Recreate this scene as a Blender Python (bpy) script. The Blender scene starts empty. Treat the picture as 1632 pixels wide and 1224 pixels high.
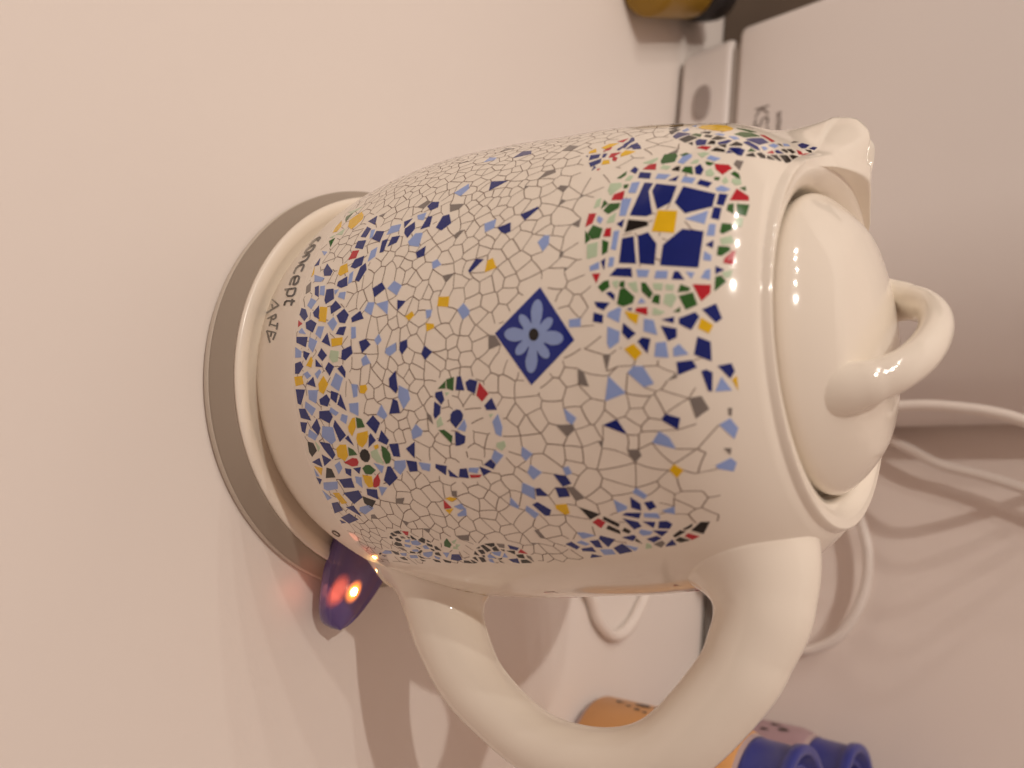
import bpy, bmesh, math, random
import numpy as np
from mathutils import Vector, Matrix
from mathutils.geometry import delaunay_2d_cdt

random.seed(7)
R = math.radians
scene = bpy.context.scene
col = scene.collection

# ================================================================ camera (phone held sideways: world "up" runs to the right of the picture)
FPX, CAM_D, CAM_H, TILT, YAW, ROLL = 1217.19, 0.21398, 0.23801, 0.67296, 0.0131, -0.0842
CAM = np.array([0.0, -CAM_D, CAM_H])
c_f = np.array([math.sin(YAW)*math.cos(TILT), math.cos(YAW)*math.cos(TILT), -math.sin(TILT)])
_rt = np.array([math.cos(YAW), -math.sin(YAW), 0.0]); _up = np.cross(_rt, c_f)
c_r = math.cos(ROLL)*_rt + math.sin(ROLL)*_up
c_u = -math.sin(ROLL)*_rt + math.cos(ROLL)*_up
cam_data = bpy.data.cameras.new('camera')
cam = bpy.data.objects.new('camera', cam_data); col.objects.link(cam)
cam.matrix_world = Matrix(((c_u[0], -c_r[0], -c_f[0], CAM[0]), (c_u[1], -c_r[1], -c_f[1], CAM[1]), (c_u[2], -c_r[2], -c_f[2], CAM[2]), (0, 0, 0, 1)))
cam_data.sensor_width = 36.0; cam_data.lens = 36.0*FPX/1632.0
cam_data.clip_start = 0.01; cam_data.clip_end = 50
cam_data.dof.use_dof = True; cam_data.dof.focus_distance = 0.235; cam_data.dof.aperture_fstop = 9.0
scene.camera = cam

# ================================================================ light: warm room glow + a row of small ceiling bulbs to the upper left
world = bpy.data.worlds.new('World'); scene.world = world; world.use_nodes = True
wn = world.node_tree.nodes; wl = world.node_tree.links
bg = wn['Background']; bg.inputs['Color'].default_value = (1.0, 0.64, 0.50, 1)
_t = wn.new('ShaderNodeTexCoord'); _s = wn.new('ShaderNodeSeparateXYZ'); _m = wn.new('ShaderNodeMapRange')    # room: pale ceiling above, dimmer walls
_m.inputs[1].default_value = -0.1; _m.inputs[2].default_value = 1.0; _m.inputs[3].default_value = 0.15; _m.inputs[4].default_value = 0.39; _m.interpolation_type = 'SMOOTHSTEP'
wl.new(_t.outputs['Generated'], _s.inputs[0]); wl.new(_s.outputs['Z'], _m.inputs[0]); wl.new(_m.outputs[0], bg.inputs['Strength'])
BULBS = [(-1.47, 0.02, 1.38), (-1.39, -0.12, 1.45), (-1.22, -0.24, 1.58), (-1.06, -0.45, 1.66), (-0.84, -0.62, 1.80)]
for b, watt in zip(BULBS, (7, 7, 8, 12, 42)):
    ld = bpy.data.lights.new('ceiling_bulb', 'POINT'); ld.energy = watt; ld.color = (1.0, 0.92, 0.825); ld.shadow_soft_size = 0.018
    lo = bpy.data.objects.new('ceiling_bulb', ld); lo.location = b; col.objects.link(lo)
scene.view_settings.view_transform = 'Standard'; scene.view_settings.look = 'None'
scene.view_settings.exposure = 0.07; scene.view_settings.gamma = 1.0; scene.view_settings.use_curve_mapping = False
scene.render.engine = 'CYCLES'
scene.cycles.max_bounces = 8; scene.cycles.transmission_bounces = 8
scene.cycles.caustics_reflective = False; scene.cycles.caustics_refractive = False
scene.cycles.sample_clamp_indirect = 3.0
scene.cycles.use_denoising = True

# ================================================================ helpers
def mat(name, base, rough=0.3, spec=0.5, coat=0.0, metal=0.0, bump=0.0, bscale=400.0, var=0.0, vscale=6.0, trans=0.0, sss=0.0):
    m = bpy.data.materials.new(name); m.use_nodes = True
    nt = m.node_tree; bs = nt.nodes['Principled BSDF']
    bs.inputs['Base Color'].default_value = (*base, 1); bs.inputs['Roughness'].default_value = rough
    bs.inputs['Specular IOR Level'].default_value = spec; bs.inputs['Metallic'].default_value = metal
    bs.inputs['Coat Weight'].default_value = coat; bs.inputs['Coat Roughness'].default_value = 0.04
    bs.inputs['Transmission Weight'].default_value = trans
    if sss:
        bs.inputs['Subsurface Weight'].default_value = sss; bs.inputs['Subsurface Radius'].default_value = (0.004, 0.002, 0.001)
    tc = nt.nodes.new('ShaderNodeTexCoord')
    if var:
        n = nt.nodes.new('ShaderNodeTexNoise'); n.inputs['Scale'].default_value = vscale; n.inputs['Detail'].default_value = 5
        mx = nt.nodes.new('ShaderNodeMix'); mx.data_type = 'RGBA'
        mx.inputs[6].default_value = (*[c*(1-var) for c in base], 1); mx.inputs[7].default_value = (*[min(1, c*(1+var)) for c in base], 1)
        nt.links.new(tc.outputs['Object'], n.inputs['Vector']); nt.links.new(n.outputs['Fac'], mx.inputs[0]); nt.links.new(mx.outputs[2], bs.inputs['Base Color'])
    if bump:
        n2 = nt.nodes.new('ShaderNodeTexNoise'); n2.inputs['Scale'].default_value = bscale; n2.inputs['Detail'].default_value = 3
        bp = nt.nodes.new('ShaderNodeBump'); bp.inputs['Strength'].default_value = bump; bp.inputs['Distance'].default_value = 0.0005
        nt.links.new(tc.outputs['Object'], n2.inputs['Vector']); nt.links.new(n2.outputs['Fac'], bp.inputs['Height']); nt.links.new(bp.outputs['Normal'], bs.inputs['Normal'])
    return m

def link_mesh(name, verts, faces, m, parent=None, smooth=True):
    me = bpy.data.meshes.new(name); me.from_pydata([tuple(map(float, v)) for v in verts], [], [tuple(f) for f in faces])
    me.update()
    if smooth: me.shade_smooth()
    o = bpy.data.objects.new(name, me); col.objects.link(o)
    if isinstance(m, (list, tuple)):
        for q in m: me.materials.append(q)
    elif m: me.materials.append(m)
    if parent: o.parent = parent
    return o

def sharpen(o, ang=35):
    bm = bmesh.new(); bm.from_mesh(o.data); bmesh.ops.recalc_face_normals(bm, faces=bm.faces)
    for e in bm.edges:
        e.smooth = not (len(e.link_faces) == 2 and e.calc_face_angle(0) > R(ang))
    for f in bm.faces: f.smooth = True
    bm.to_mesh(o.data); bm.free(); return o

def thing(name, label, cat, loc=(0, 0, 0), group=None):
    o = bpy.data.objects.new(name, None); o.empty_display_size = 0.02; col.objects.link(o)
    o.location = loc; o['label'] = label; o['category'] = cat
    if group: o['group'] = group
    return o

def lathe(name, prof, m, parent=None, n=160, cx=0.0, cy=0.0, close=True, sharp=None):
    v = []; f = []; k = len(prof)
    for i in range(n):
        a = 2*math.pi*i/n
        for r, z in prof: v.append((cx+r*math.cos(a), cy+r*math.sin(a), z))
    for i in range(n):
        j = (i+1) % n
        for q in range(k-1): f.append((i*k+q, j*k+q, j*k+q+1, i*k+q+1))
    if close:
        f.append(tuple(i*k for i in range(n))[::-1]); f.append(tuple(i*k+k-1 for i in range(n)))
    o = link_mesh(name, v, f, m, parent)
    if sharp: sharpen(o, sharp)
    return o

def catmull(pts, n):
    P = np.array(pts, float); out = []
    P = np.vstack([2*P[0]-P[1], P, 2*P[-1]-P[-2]])
    for i in range(1, len(P)-2):
        for t in np.linspace(0, 1, n, endpoint=False):
            a, b, c, d = P[i-1:i+3]
            out.append(0.5*((2*b)+(-a+c)*t+(2*a-5*b+4*c-d)*t*t+(-a+3*b-3*c+d)*t**3))
    out.append(P[-2]); return np.array(out)

def sweep(name, pts, rad, m, parent=None, n=20, side=None, aspect=1.0, sharp=None):
    """tube along pts; rad = radius per point; side = fixed direction of the ellipse's second axis"""
    P = np.array(pts, float); k = len(P); rad = np.broadcast_to(np.asarray(rad, float), (k,))
    T = np.gradient(P, axis=0); T /= np.linalg.norm(T, axis=1)[:, None]
    v = []; f = []; N = None
    for i in range(k):
        if side is not None: S = np.array(side, float); N = np.cross(S, T[i]); N /= np.linalg.norm(N)
        else:
            if N is None:
                h = np.array([0, 0, 1.0]) if abs(T[i][2]) < .9 else np.array([1.0, 0, 0]); N = np.cross(h, T[i])
            N = N - T[i]*(N@T[i]); N /= np.linalg.norm(N)
        S = np.cross(T[i], N)
        for q in range(n):
            a = 2*math.pi*q/n
            v.append(P[i]+rad[i]*(math.cos(a)*N+math.sin(a)*S*aspect))
    for i in range(k-1):
        for q in range(n):
            w = (q+1) % n; f.append((i*n+q, i*n+w, (i+1)*n+w, (i+1)*n+q))
    f.append(tuple(range(n))[::-1]); f.append(tuple((k-1)*n+q for q in range(n)))
    o = link_mesh(name, v, f, m, parent); sharpen(o, sharp or 60); return o

def box(name, lo, hi, m, parent=None, bevel=0.0, seg=3, M=None):
    bm = bmesh.new(); bmesh.ops.create_cube(bm, size=1)
    for v in bm.verts: v.co = Vector([lo[i]+(v.co[i]+.5)*(hi[i]-lo[i]) for i in range(3)])
    if bevel: bmesh.ops.bevel(bm, geom=list(bm.edges), offset=bevel, segments=seg, affect='EDGES', profile=0.5)
    if M: bm.transform(M)
    me = bpy.data.meshes.new(name); bm.to_mesh(me); bm.free(); me.shade_smooth() if bevel else None
    o = bpy.data.objects.new(name, me); col.objects.link(o); me.materials.append(m)
    if parent: o.parent = parent
    if bevel: sharpen(o, 40)
    return o

def ray(px):                      # rays through points of the photograph (1632 x 1224)
    px = np.asarray(px, float)
    return c_f + np.outer((px[:, 0]-816)/FPX, c_u) + np.outer((px[:, 1]-612)/FPX, c_r)
def on_plane(px, n, d):           # where such a ray meets the plane n.x = d
    n = np.array(n, float); D = ray([px])[0]
    return CAM + D*((d-CAM@n)/(D@n))
# ================================================================ setting: countertop, tiled-white wall, sealing strip
M_TABLE = mat('white_laminate', (0.80, 0.745, 0.70), 0.38, 0.4, bump=0.05, bscale=900, var=0.02, vscale=5)
M_WALL = mat('painted_wall', (0.84, 0.76, 0.71), 0.6, 0.3, bump=0.15, bscale=250, var=0.02, vscale=3)
M_STRIP = mat('grey_sealing_strip', (0.16, 0.145, 0.13), 0.5)
E1 = np.array([0.937, -0.349, 0.0]); E2 = np.array([0.349, 0.937, 0.0]); EZ = np.array([0, 0, 1.0])
def wf(a, b, z): return E1*a + E2*b + EZ*z          # wall frame: along the wall, towards the wall, up
WF = Matrix(((E1[0], E2[0], 0, 0), (E1[1], E2[1], 0, 0), (0, 0, 1, 0), (0, 0, 0, 1)))
WALL = 0.3235
t = box('countertop', (-2.0, -0.75, -0.04), (2.0, WALL-0.0005, 0.0), M_TABLE, M=WF); t['kind'] = 'structure'
t = box('wall', (-2.0, WALL, -0.3), (2.0, WALL+0.1, 1.6), M_WALL, M=WF); t['kind'] = 'structure'
t = box('sealing_strip', (-2.0, WALL-0.0075, 0.0004), (2.0, WALL-0.0004, 0.0065), M_STRIP, bevel=0.002, M=WF); t['kind'] = 'structure'
# ================================================================ electric kettle
M_CER = mat('cream_glaze', (0.855, 0.795, 0.70), 0.09, 0.5, bump=0.10, bscale=170)
M_CER2 = mat('cream_plastic', (0.85, 0.78, 0.68), 0.22, 0.45)
M_GREY = mat('grey_satin_plastic', (0.345, 0.29, 0.235), 0.42, 0.4, bump=0.03, bscale=1200, var=0.03, vscale=30)
M_RIM = mat('pale_grey_plastic', (0.60, 0.54, 0.46), 0.35, 0.4)
M_BLACK = mat('black_print', (0.018, 0.014, 0.014), 0.16, 0.4)
M_BODY = mat('glazed_body', (0.855, 0.795, 0.70), 0.09, 0.5, bump=0.08, bscale=170)   # glazed above, satin skirt below the print
_nt = M_BODY.node_tree; _tc = _nt.nodes.new('ShaderNodeTexCoord'); _sx = _nt.nodes.new('ShaderNodeSeparateXYZ'); _mr = _nt.nodes.new('ShaderNodeMapRange')
_mr.inputs[1].default_value = .0436; _mr.inputs[2].default_value = .0446; _mr.inputs[3].default_value = .42; _mr.inputs[4].default_value = .09
_nt.links.new(_tc.outputs['Object'], _sx.inputs[0]); _nt.links.new(_sx.outputs['Z'], _mr.inputs[0]); _nt.links.new(_mr.outputs[0], _nt.nodes['Principled BSDF'].inputs['Roughness'])
KX = -0.0007                                        # the kettle's axis
HAZ = R(-22)                                        # handle azimuth; the spout is opposite
SAZ = HAZ + math.pi
ZK = np.array([.0046, .020, .035, .05, .07, .09, .11, .13, .15, .165, .178])
RK = np.array([.0640, .0699, .0741, .0761, .0767, .0752, .0726, .0700, .0656, .0607, .0492])
MK = np.gradient(RK, ZK); MK[-1] = -1.35; MK[-2] = -.56
def prof(z):
    i = np.clip(np.searchsorted(ZK, z)-1, 0, len(ZK)-2); h = ZK[i+1]-ZK[i]; t = np.clip((z-ZK[i])/h, -.3, 1.3)
    return (2*t**3-3*t**2+1)*RK[i]+(t**3-2*t**2+t)*h*MK[i]+(-2*t**3+3*t**2)*RK[i+1]+(t**3-t**2)*h*MK[i+1]
def sstep(x, a, b): t = np.clip((x-a)/(b-a), 0, 1); return t*t*(3-2*t)
KEELZ = np.array([.118, .13, .145, .155, .165, .172, .178, .185]); KEELR = np.array([.0716, .0703, .0688, .0687, .0692, .0702, .0714, .072])
def wrap(a): return (a+math.pi) % (2*math.pi)-math.pi
def body_r(th, z):                                  # outer wall: turned shape + the beak of the spout
    b = prof(z); d = wrap(th-SAZ)
    g = np.exp(-np.abs(d/R(12.5))**1.6)
    k = np.interp(z, KEELZ, KEELR)
    return b + g*sstep(z, .118, .15)*np.maximum(k-b, 0)

kettle = thing('electric_kettle', 'white ceramic kettle covered in blue mosaic print, standing on its round base', 'kettle', (KX, 0, 0))
def kpart(o): o.parent = kettle; o.matrix_parent_inverse = Matrix.Identity(4); return o

NT = 720
th = 2*np.pi*np.arange(NT)/NT
rows = []                                           # each row: (r[NT], z[NT])
one = np.ones(NT)
rows.append((.030*one, .0070*one)); rows.append((.0630*one, .0042*one))
for z in np.concatenate([np.linspace(.0046, .12, 42), np.linspace(.1225, .1775, 34)]): rows.append((body_r(th, z*one), z*one))
dS = wrap(th-SAZ); gS = np.exp(-np.abs(dS/R(10.5))**2); lat = np.sin(dS)
RL, _ = rows[-1]
sE, lE = RL*np.cos(dS), np.abs(RL*np.sin(dS)); ok = (np.abs(dS) < R(40)); o_ = np.argsort(sE[ok]); sE, lE = sE[ok][o_], lE[ok][o_]
FR = np.exp(-np.abs(wrap(th+math.pi/2+.25)/R(62))**2)
CR = np.exp(-np.abs(dS/R(30))**2.2)                       # the seat's crest rises towards the spout
for t in np.concatenate([np.linspace(0, .92, 26), np.linspace(.94, 1, 8)]):   # rounded lip, the roof of the beak with its pouring slit, then the seat of the lid
    rr = RL*(1-t) + .0462*t
    s_, l_ = rr*np.cos(dS), rr*np.sin(dS); wl = np.maximum(np.interp(s_, sE, lE), .0012)
    q = np.clip(1-np.abs(l_)/wl, 0, 1)*(np.abs(dS) < R(40))
    H = np.interp(s_, [.044, .047, .050, .060, .067, .070, .0722], [.0064, .0068, .0068, .0052, .0036, .0022, .0006])*sstep(RL-.0485, 0, .004)
    zz = .1775 + .0025*math.sin(min(1, t*2.6)*math.pi/2) + gS*.0034*math.sin(min(1, t*9)*math.pi/2)*(1-float(sstep(t, .3, .9))) + np.maximum(H*(1-(1-q)**1.5)*(1-float(sstep(t, .93, 1.0))*.75), .0020*CR*float(sstep(t, .5, 1)))
    slot = (1-sstep(np.abs(l_+.0002), .0017, .0028))*sstep(s_, .0530, .0565)*(1-sstep(s_, .0688, .0712))*(np.abs(dS) < R(40))
    zz = zz - .0013*FR*float(sstep(t, 0, 1))
    rows.append((rr, zz - .014*slot))
zc = rows[-1][1]-.18
for r_, z_, k_ in ((.0453, .1797, .9), (.0442, .1790, .65), (.0430, .1781, .35), (.0420, .1771, .1), (.0413, .1755, 0), (.0411, .172, 0), (.0405, .1700, 0), (.030, .1695, 0)): rows.append((r_*one, z_+zc*k_))
V = []; F = []
for r_, z_ in rows:
    V += [(r_[i]*math.cos(th[i]), r_[i]*math.sin(th[i]), z_[i]) for i in range(NT)]
for q in range(len(rows)-1):
    for i in range(NT):
        j = (i+1) % NT; F.append((q*NT+i, q*NT+j, (q+1)*NT+j, (q+1)*NT+i))
F.append(tuple(range(NT))[::-1]); F.append(tuple((len(rows)-1)*NT+i for i in range(NT)))
body = kpart(link_mesh('body', V, F, M_BODY))
kpart(lathe('foot_ring', [(.0600, .0050), (.0640, .0047), (.0650, .0060), (.0667, .0084), (.0688, .0106), (.0711, .0122), (.0730, .0129), (.0743, .0129), (.0751, .0123), (.0753, .0116), (.0600, .0112)], M_CER2))

# lid with its loop knob
lid = kpart(lathe('lid', [(.0, .1705), (.036, .1705), (.0385, .1715), (.0390, .1735), (.0396, .1752), (.0400, .1760), (.0402, .1770), (.0402, .1780), (.0398, .1790), (.0389, .1804), (.0362, .1831), (.0335, .1853), (.0310, .1871), (.0290, .1882), (.0270, .1889), (.0235, .1898), (.0180, .1910), (.0090, .1922), (.0006, .1925)], M_CER, n=200))
ka = R(-67); kd = np.array([math.cos(ka), math.sin(ka), 0]); ks = np.array([-math.sin(ka), math.cos(ka), 0])
_kp = [(.0290, .1760), (.0283, .1830), (.0266, .1895), (.0240, .1935), (.0200, .1972), (.0145, .1999), (.0075, .2016)]
kp = catmull(_kp+[(0, .2021)]+[(-a, z) for a, z in _kp[::-1]], 6)
kr = np.interp(np.abs(kp[:, 0]), [0, .018, .0240, .0266, .0283, .0290], [.0041, .0041, .0044, .0052, .0066, .0078])
kn = sweep('knob', [kd*a + EZ*(z+.0002) for a, z in kp], kr, M_CER, n=28, side=ks, aspect=1.15); kn.parent = lid

# handle
hd = np.array([math.cos(HAZ), math.sin(HAZ), 0]); hs = np.array([-math.sin(HAZ), math.cos(HAZ), 0])
HP = [(.050, .0385, .020), (.0650, .0455, .0205), (.0700, .0484, .0178), (.0755, .0510, .0150), (.0825, .0542, .0129), (.0907, .0590, .0117), (.1028, .0707, .0102), (.1116, .0873, .0090), (.1160, .1019, .0087), (.1163, .1188, .0089), (.1125, .1335, .0092), (.1045, .1445, .0096), (.0891, .1566, .0102), (.0800, .1606, .0108), (.0725, .1630, .0117), (.0665, .1633, .0126), (.0605, .1627, .0139), (.0545, .1610, .0152), (.0475, .1578, .0156)]
hp = catmull(HP, 14)
ho = kpart(sweep('handle', [hd*a + EZ*z for a, z, r in hp], hp[:, 2], M_CER, n=56, side=hs, aspect=1.08, sharp=179))
for v in ho.data.vertices:                              # soft fillets where the handle grows out of the wall
    p_ = np.array(v.co); k = v.index//56
    if k >= len(hp): continue
    ctr = hd*hp[k, 0]+EZ*hp[k, 1]; d = np.hypot(p_[0], p_[1])-float(body_r(np.arctan2(p_[1], p_[0]), np.clip(p_[2], .01, .1775)))
    up_ = k > len(hp)//2; a_ = math.atan2(p_[1], p_[0]); rb = float(body_r(a_, np.clip(p_[2], .01, .1775))); e_ = 1e-4
    nb_ = np.array([math.cos(a_), math.sin(a_), -float(body_r(a_, np.clip(p_[2], .01, .177)+e_)-body_r(a_, np.clip(p_[2], .01, .177)-e_))/(2*e_)]); nb_ /= np.linalg.norm(nb_)
    w = p_-ctr; w -= nb_*(w@nb_); w /= max(1e-6, np.linalg.norm(w))
    f_ = (.0060 if up_ else .0030)*np.clip(1-d/(.013 if up_ else .008), 0, 1)**3*float(1-sstep(p_[2], .1600, .1755))
    if d < 0: f_ *= float(np.clip(1+d/.006, 0, 1))
    if f_ <= 1e-6: continue
    q_ = p_+w*f_; a2 = math.atan2(q_[1], q_[0]); r2 = float(body_r(a2, np.clip(q_[2], .01, .1775)))+d
    v.co = Vector((r2*math.cos(a2), r2*math.sin(a2), q_[2]))
ho.data.update()

# power switch: a see-through blue paddle with its lit lamp
M_BLUE = mat('blue_translucent_plastic', (0.19, 0.135, 0.40), 0.20, 0.5, trans=0.40)
sa = R(-27.3); sd = np.array([math.cos(sa), math.sin(sa), 0]); sv = np.array([-math.sin(sa), math.cos(sa), 0])
SW = np.array([(.000, .0140), (.006, .0136), (.012, .0125), (.0166, .0112), (.0217, .0092), (.0248, .0078), (.0272, .0062), (.0290, .0045), (.0301, .0029), (.0308, .0004)])
def sw_top(u, q): return .0205 - .20*u - .0030*q*q + .0008*(1-q*q)
us = np.concatenate([np.linspace(0, .0217, 12), np.linspace(.0228, .0308, 14)]); qs = np.linspace(-1, 1, 25)
V = []; F = []
def swp(u, v, z): return sd*(.0655+u) + sv*v + EZ*z
for layer in range(4):
    for u in us:
        w = np.interp(u, SW[:, 0], SW[:, 1])
        for q in qs:
            s = (1.0, 1.0, .96, .90)[layer]; zt = sw_top(u, q)
            rim = .0009*sstep(abs(q), .74, .90)          # raised rim round the edge
            z = (zt-.0009+rim, zt-.0022, zt-.0046, zt-.0052)[layer]
            V.append(swp(u*(1.0 if layer < 2 else .985), v=w*q*s, z=z))
nu, nq = len(us), len(qs); L = nu*nq
for i in range(nu-1):
    for j in range(nq-1):
        a = i*nq+j; F.append((a, a+nq, a+nq+1, a+1)); b = 3*L+a; F.append((b, b+1, b+nq+1, b+nq))
for k in range(3):
    for i in range(nu-1):
        a = k*L+i*nq; F.append((a, a+L, a+L+nq, a+nq)); a += nq-1; F.append((a, a+nq, a+L+nq, a+L))
    for j in range(nq-1):
        a = k*L+j; F.append((a, a+1, a+L+1, a+L)); a += (nu-1)*nq; F.append((a, a+L, a+L+1, a+1))
sw = kpart(link_mesh('switch', V, F, M_BLUE)); sharpen(sw, 38); sw['label'] = 'blue see-through switch paddle with a glowing lamp'
def emis(name, c, s):
    m = bpy.data.materials.new(name); m.use_nodes = True; bs = m.node_tree.nodes['Principled BSDF']
    bs.inputs['Base Color'].default_value = (*c, 1); bs.inputs['Emission Color'].default_value = (*c, 1); bs.inputs['Emission Strength'].default_value = s; bs.inputs['Roughness'].default_value = .2
    return m
M_LAMP = emis('lamp_filament', (1.0, 0.55, 0.16), 60); M_LENS = emis('lamp_lens', (1.0, 0.20, 0.03), 5.5)
def glow(name, c, s):                                   # lamp's glow through the plastic, painted as emission; fades out towards its edge
    m = emis(name, c, s); nt = m.node_tree; bs = nt.nodes['Principled BSDF']
    g = nt.nodes.new('ShaderNodeTexCoord'); ln = nt.nodes.new('ShaderNodeVectorMath'); ln.operation = 'LENGTH'
    mr = nt.nodes.new('ShaderNodeMapRange'); mr.inputs[1].default_value = 1.0; mr.inputs[2].default_value = 0.15; mr.interpolation_type = 'SMOOTHSTEP'
    at = nt.nodes.new('ShaderNodeAttribute'); at.attribute_name = 'unit'
    nt.links.new(at.outputs['Vector'], ln.inputs[0]); nt.links.new(ln.outputs['Value'], mr.inputs[0]); nt.links.new(mr.outputs[0], bs.inputs['Alpha']); return m
M_GLOW = glow('lamp_glow', (1.0, 0.20, 0.15), 0.50); M_HALO = glow('lamp_halo', (1.0, 0.26, 0.05), 2.0)
def blob(name, c, ax, m, parent, n=14):                # small ellipsoid with axes ax (3 vectors)
    V = []; F = []; k = n//2
    for i in range(k+1):
        p_ = math.pi*i/k
        for j in range(n):
            a = 2*math.pi*j/n
            V.append(np.array(c)+ax[0]*math.sin(p_)*math.cos(a)+ax[1]*math.sin(p_)*math.sin(a)+ax[2]*math.cos(p_))
    for i in range(k):
        for j in range(n):
            w = (j+1) % n; F.append((i*n+j, (i+1)*n+j, (i+1)*n+w, i*n+w))
    o = link_mesh(name, V, F, m, parent); return o
def sw_at(px):                                          # point of the paddle's top seen at a photo point
    for _ in range(6):
        z = .0165 if _ == 0 else sw_top(u, q)
        X = on_plane(px, EZ, z) - np.array([KX, 0, 0]); u = X@sd-.0655; q = float(np.clip((X@sv)/max(.004, np.interp(u, SW[:, 0], SW[:, 1])), -1, 1))
    return X
A_ = sw_at((573, 930)); B_ = sw_at((559, 957)); LC = (A_+B_)/2; ld_ = (B_-A_)/2; ln = np.cross(ld_, EZ); ln /= np.linalg.norm(ln)
blob('lamp', LC+EZ*-.0006, (ld_*.46, ln*.0012, EZ*.0007), M_LAMP, sw)
def disc(name, c, a1, a2, m, lift):                       # thin disc of painted glow lying on the paddle's face
    V = []; F = []; U = []; n = 28
    for k in range(9):
        for i in range(n):
            f_ = k/8; a = 2*math.pi*i/n; p_ = c+a1*f_*math.cos(a)+a2*f_*math.sin(a)
            u = p_@sd-.0655; w = max(.004, float(np.interp(u, SW[:, 0], SW[:, 1]))); q = float(np.clip((p_@sv)/w, -1, 1))
            V.append(np.array([p_[0], p_[1], sw_top(u, q)-.0009+.0009*float(sstep(abs(q), .74, .90))+lift])); U.append((f_, 0, 0))
    for k in range(8): F += [(k*n+i, (k+1)*n+i, (k+1)*n+(i+1) % n, k*n+(i+1) % n) for i in range(n)]
    o = link_mesh(name, V, F, m, sw); at = o.data.attributes.new('unit', 'FLOAT_VECTOR', 'POINT'); at.data.foreach_set('vector', [x for u in U for x in u]); return o
disc('lamp_halo', LC, ld_*1.55, ln*.0036, M_HALO, .00018)
WC = sw_at((541, 942))
disc('lamp_glow', WC, sd*.0072, sv*.0040, M_GLOW, .00012)
gl = bpy.data.lights.new('switch_lamp', 'POINT'); gl.energy = 0.0006; gl.color = (1.0, 0.22, 0.12); gl.shadow_soft_size = 0.003
go = bpy.data.objects.new('switch_lamp', gl); col.objects.link(go); go.location = sd*.087+sv*-.0135+EZ*.0075+np.array([KX, 0, 0])

# separate power base
base = thing('kettle_stand', 'round cream and grey power base under the mosaic kettle', 'kettle base')
o = lathe('base_shell', [(.0782, .0003), (.0796, .0005), (.0800, .0012), (.0800, .0034), (.0798, .0037), (.040, .0030)], M_RIM, base, n=220)
o = lathe('base_top', [(.0550, .0090), (.0735, .0110), (.0750, .0114), (.0755, .0110), (.0794, .0047), (.0798, .0042), (.0798, .0034)], M_GREY, base, n=220)
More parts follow.
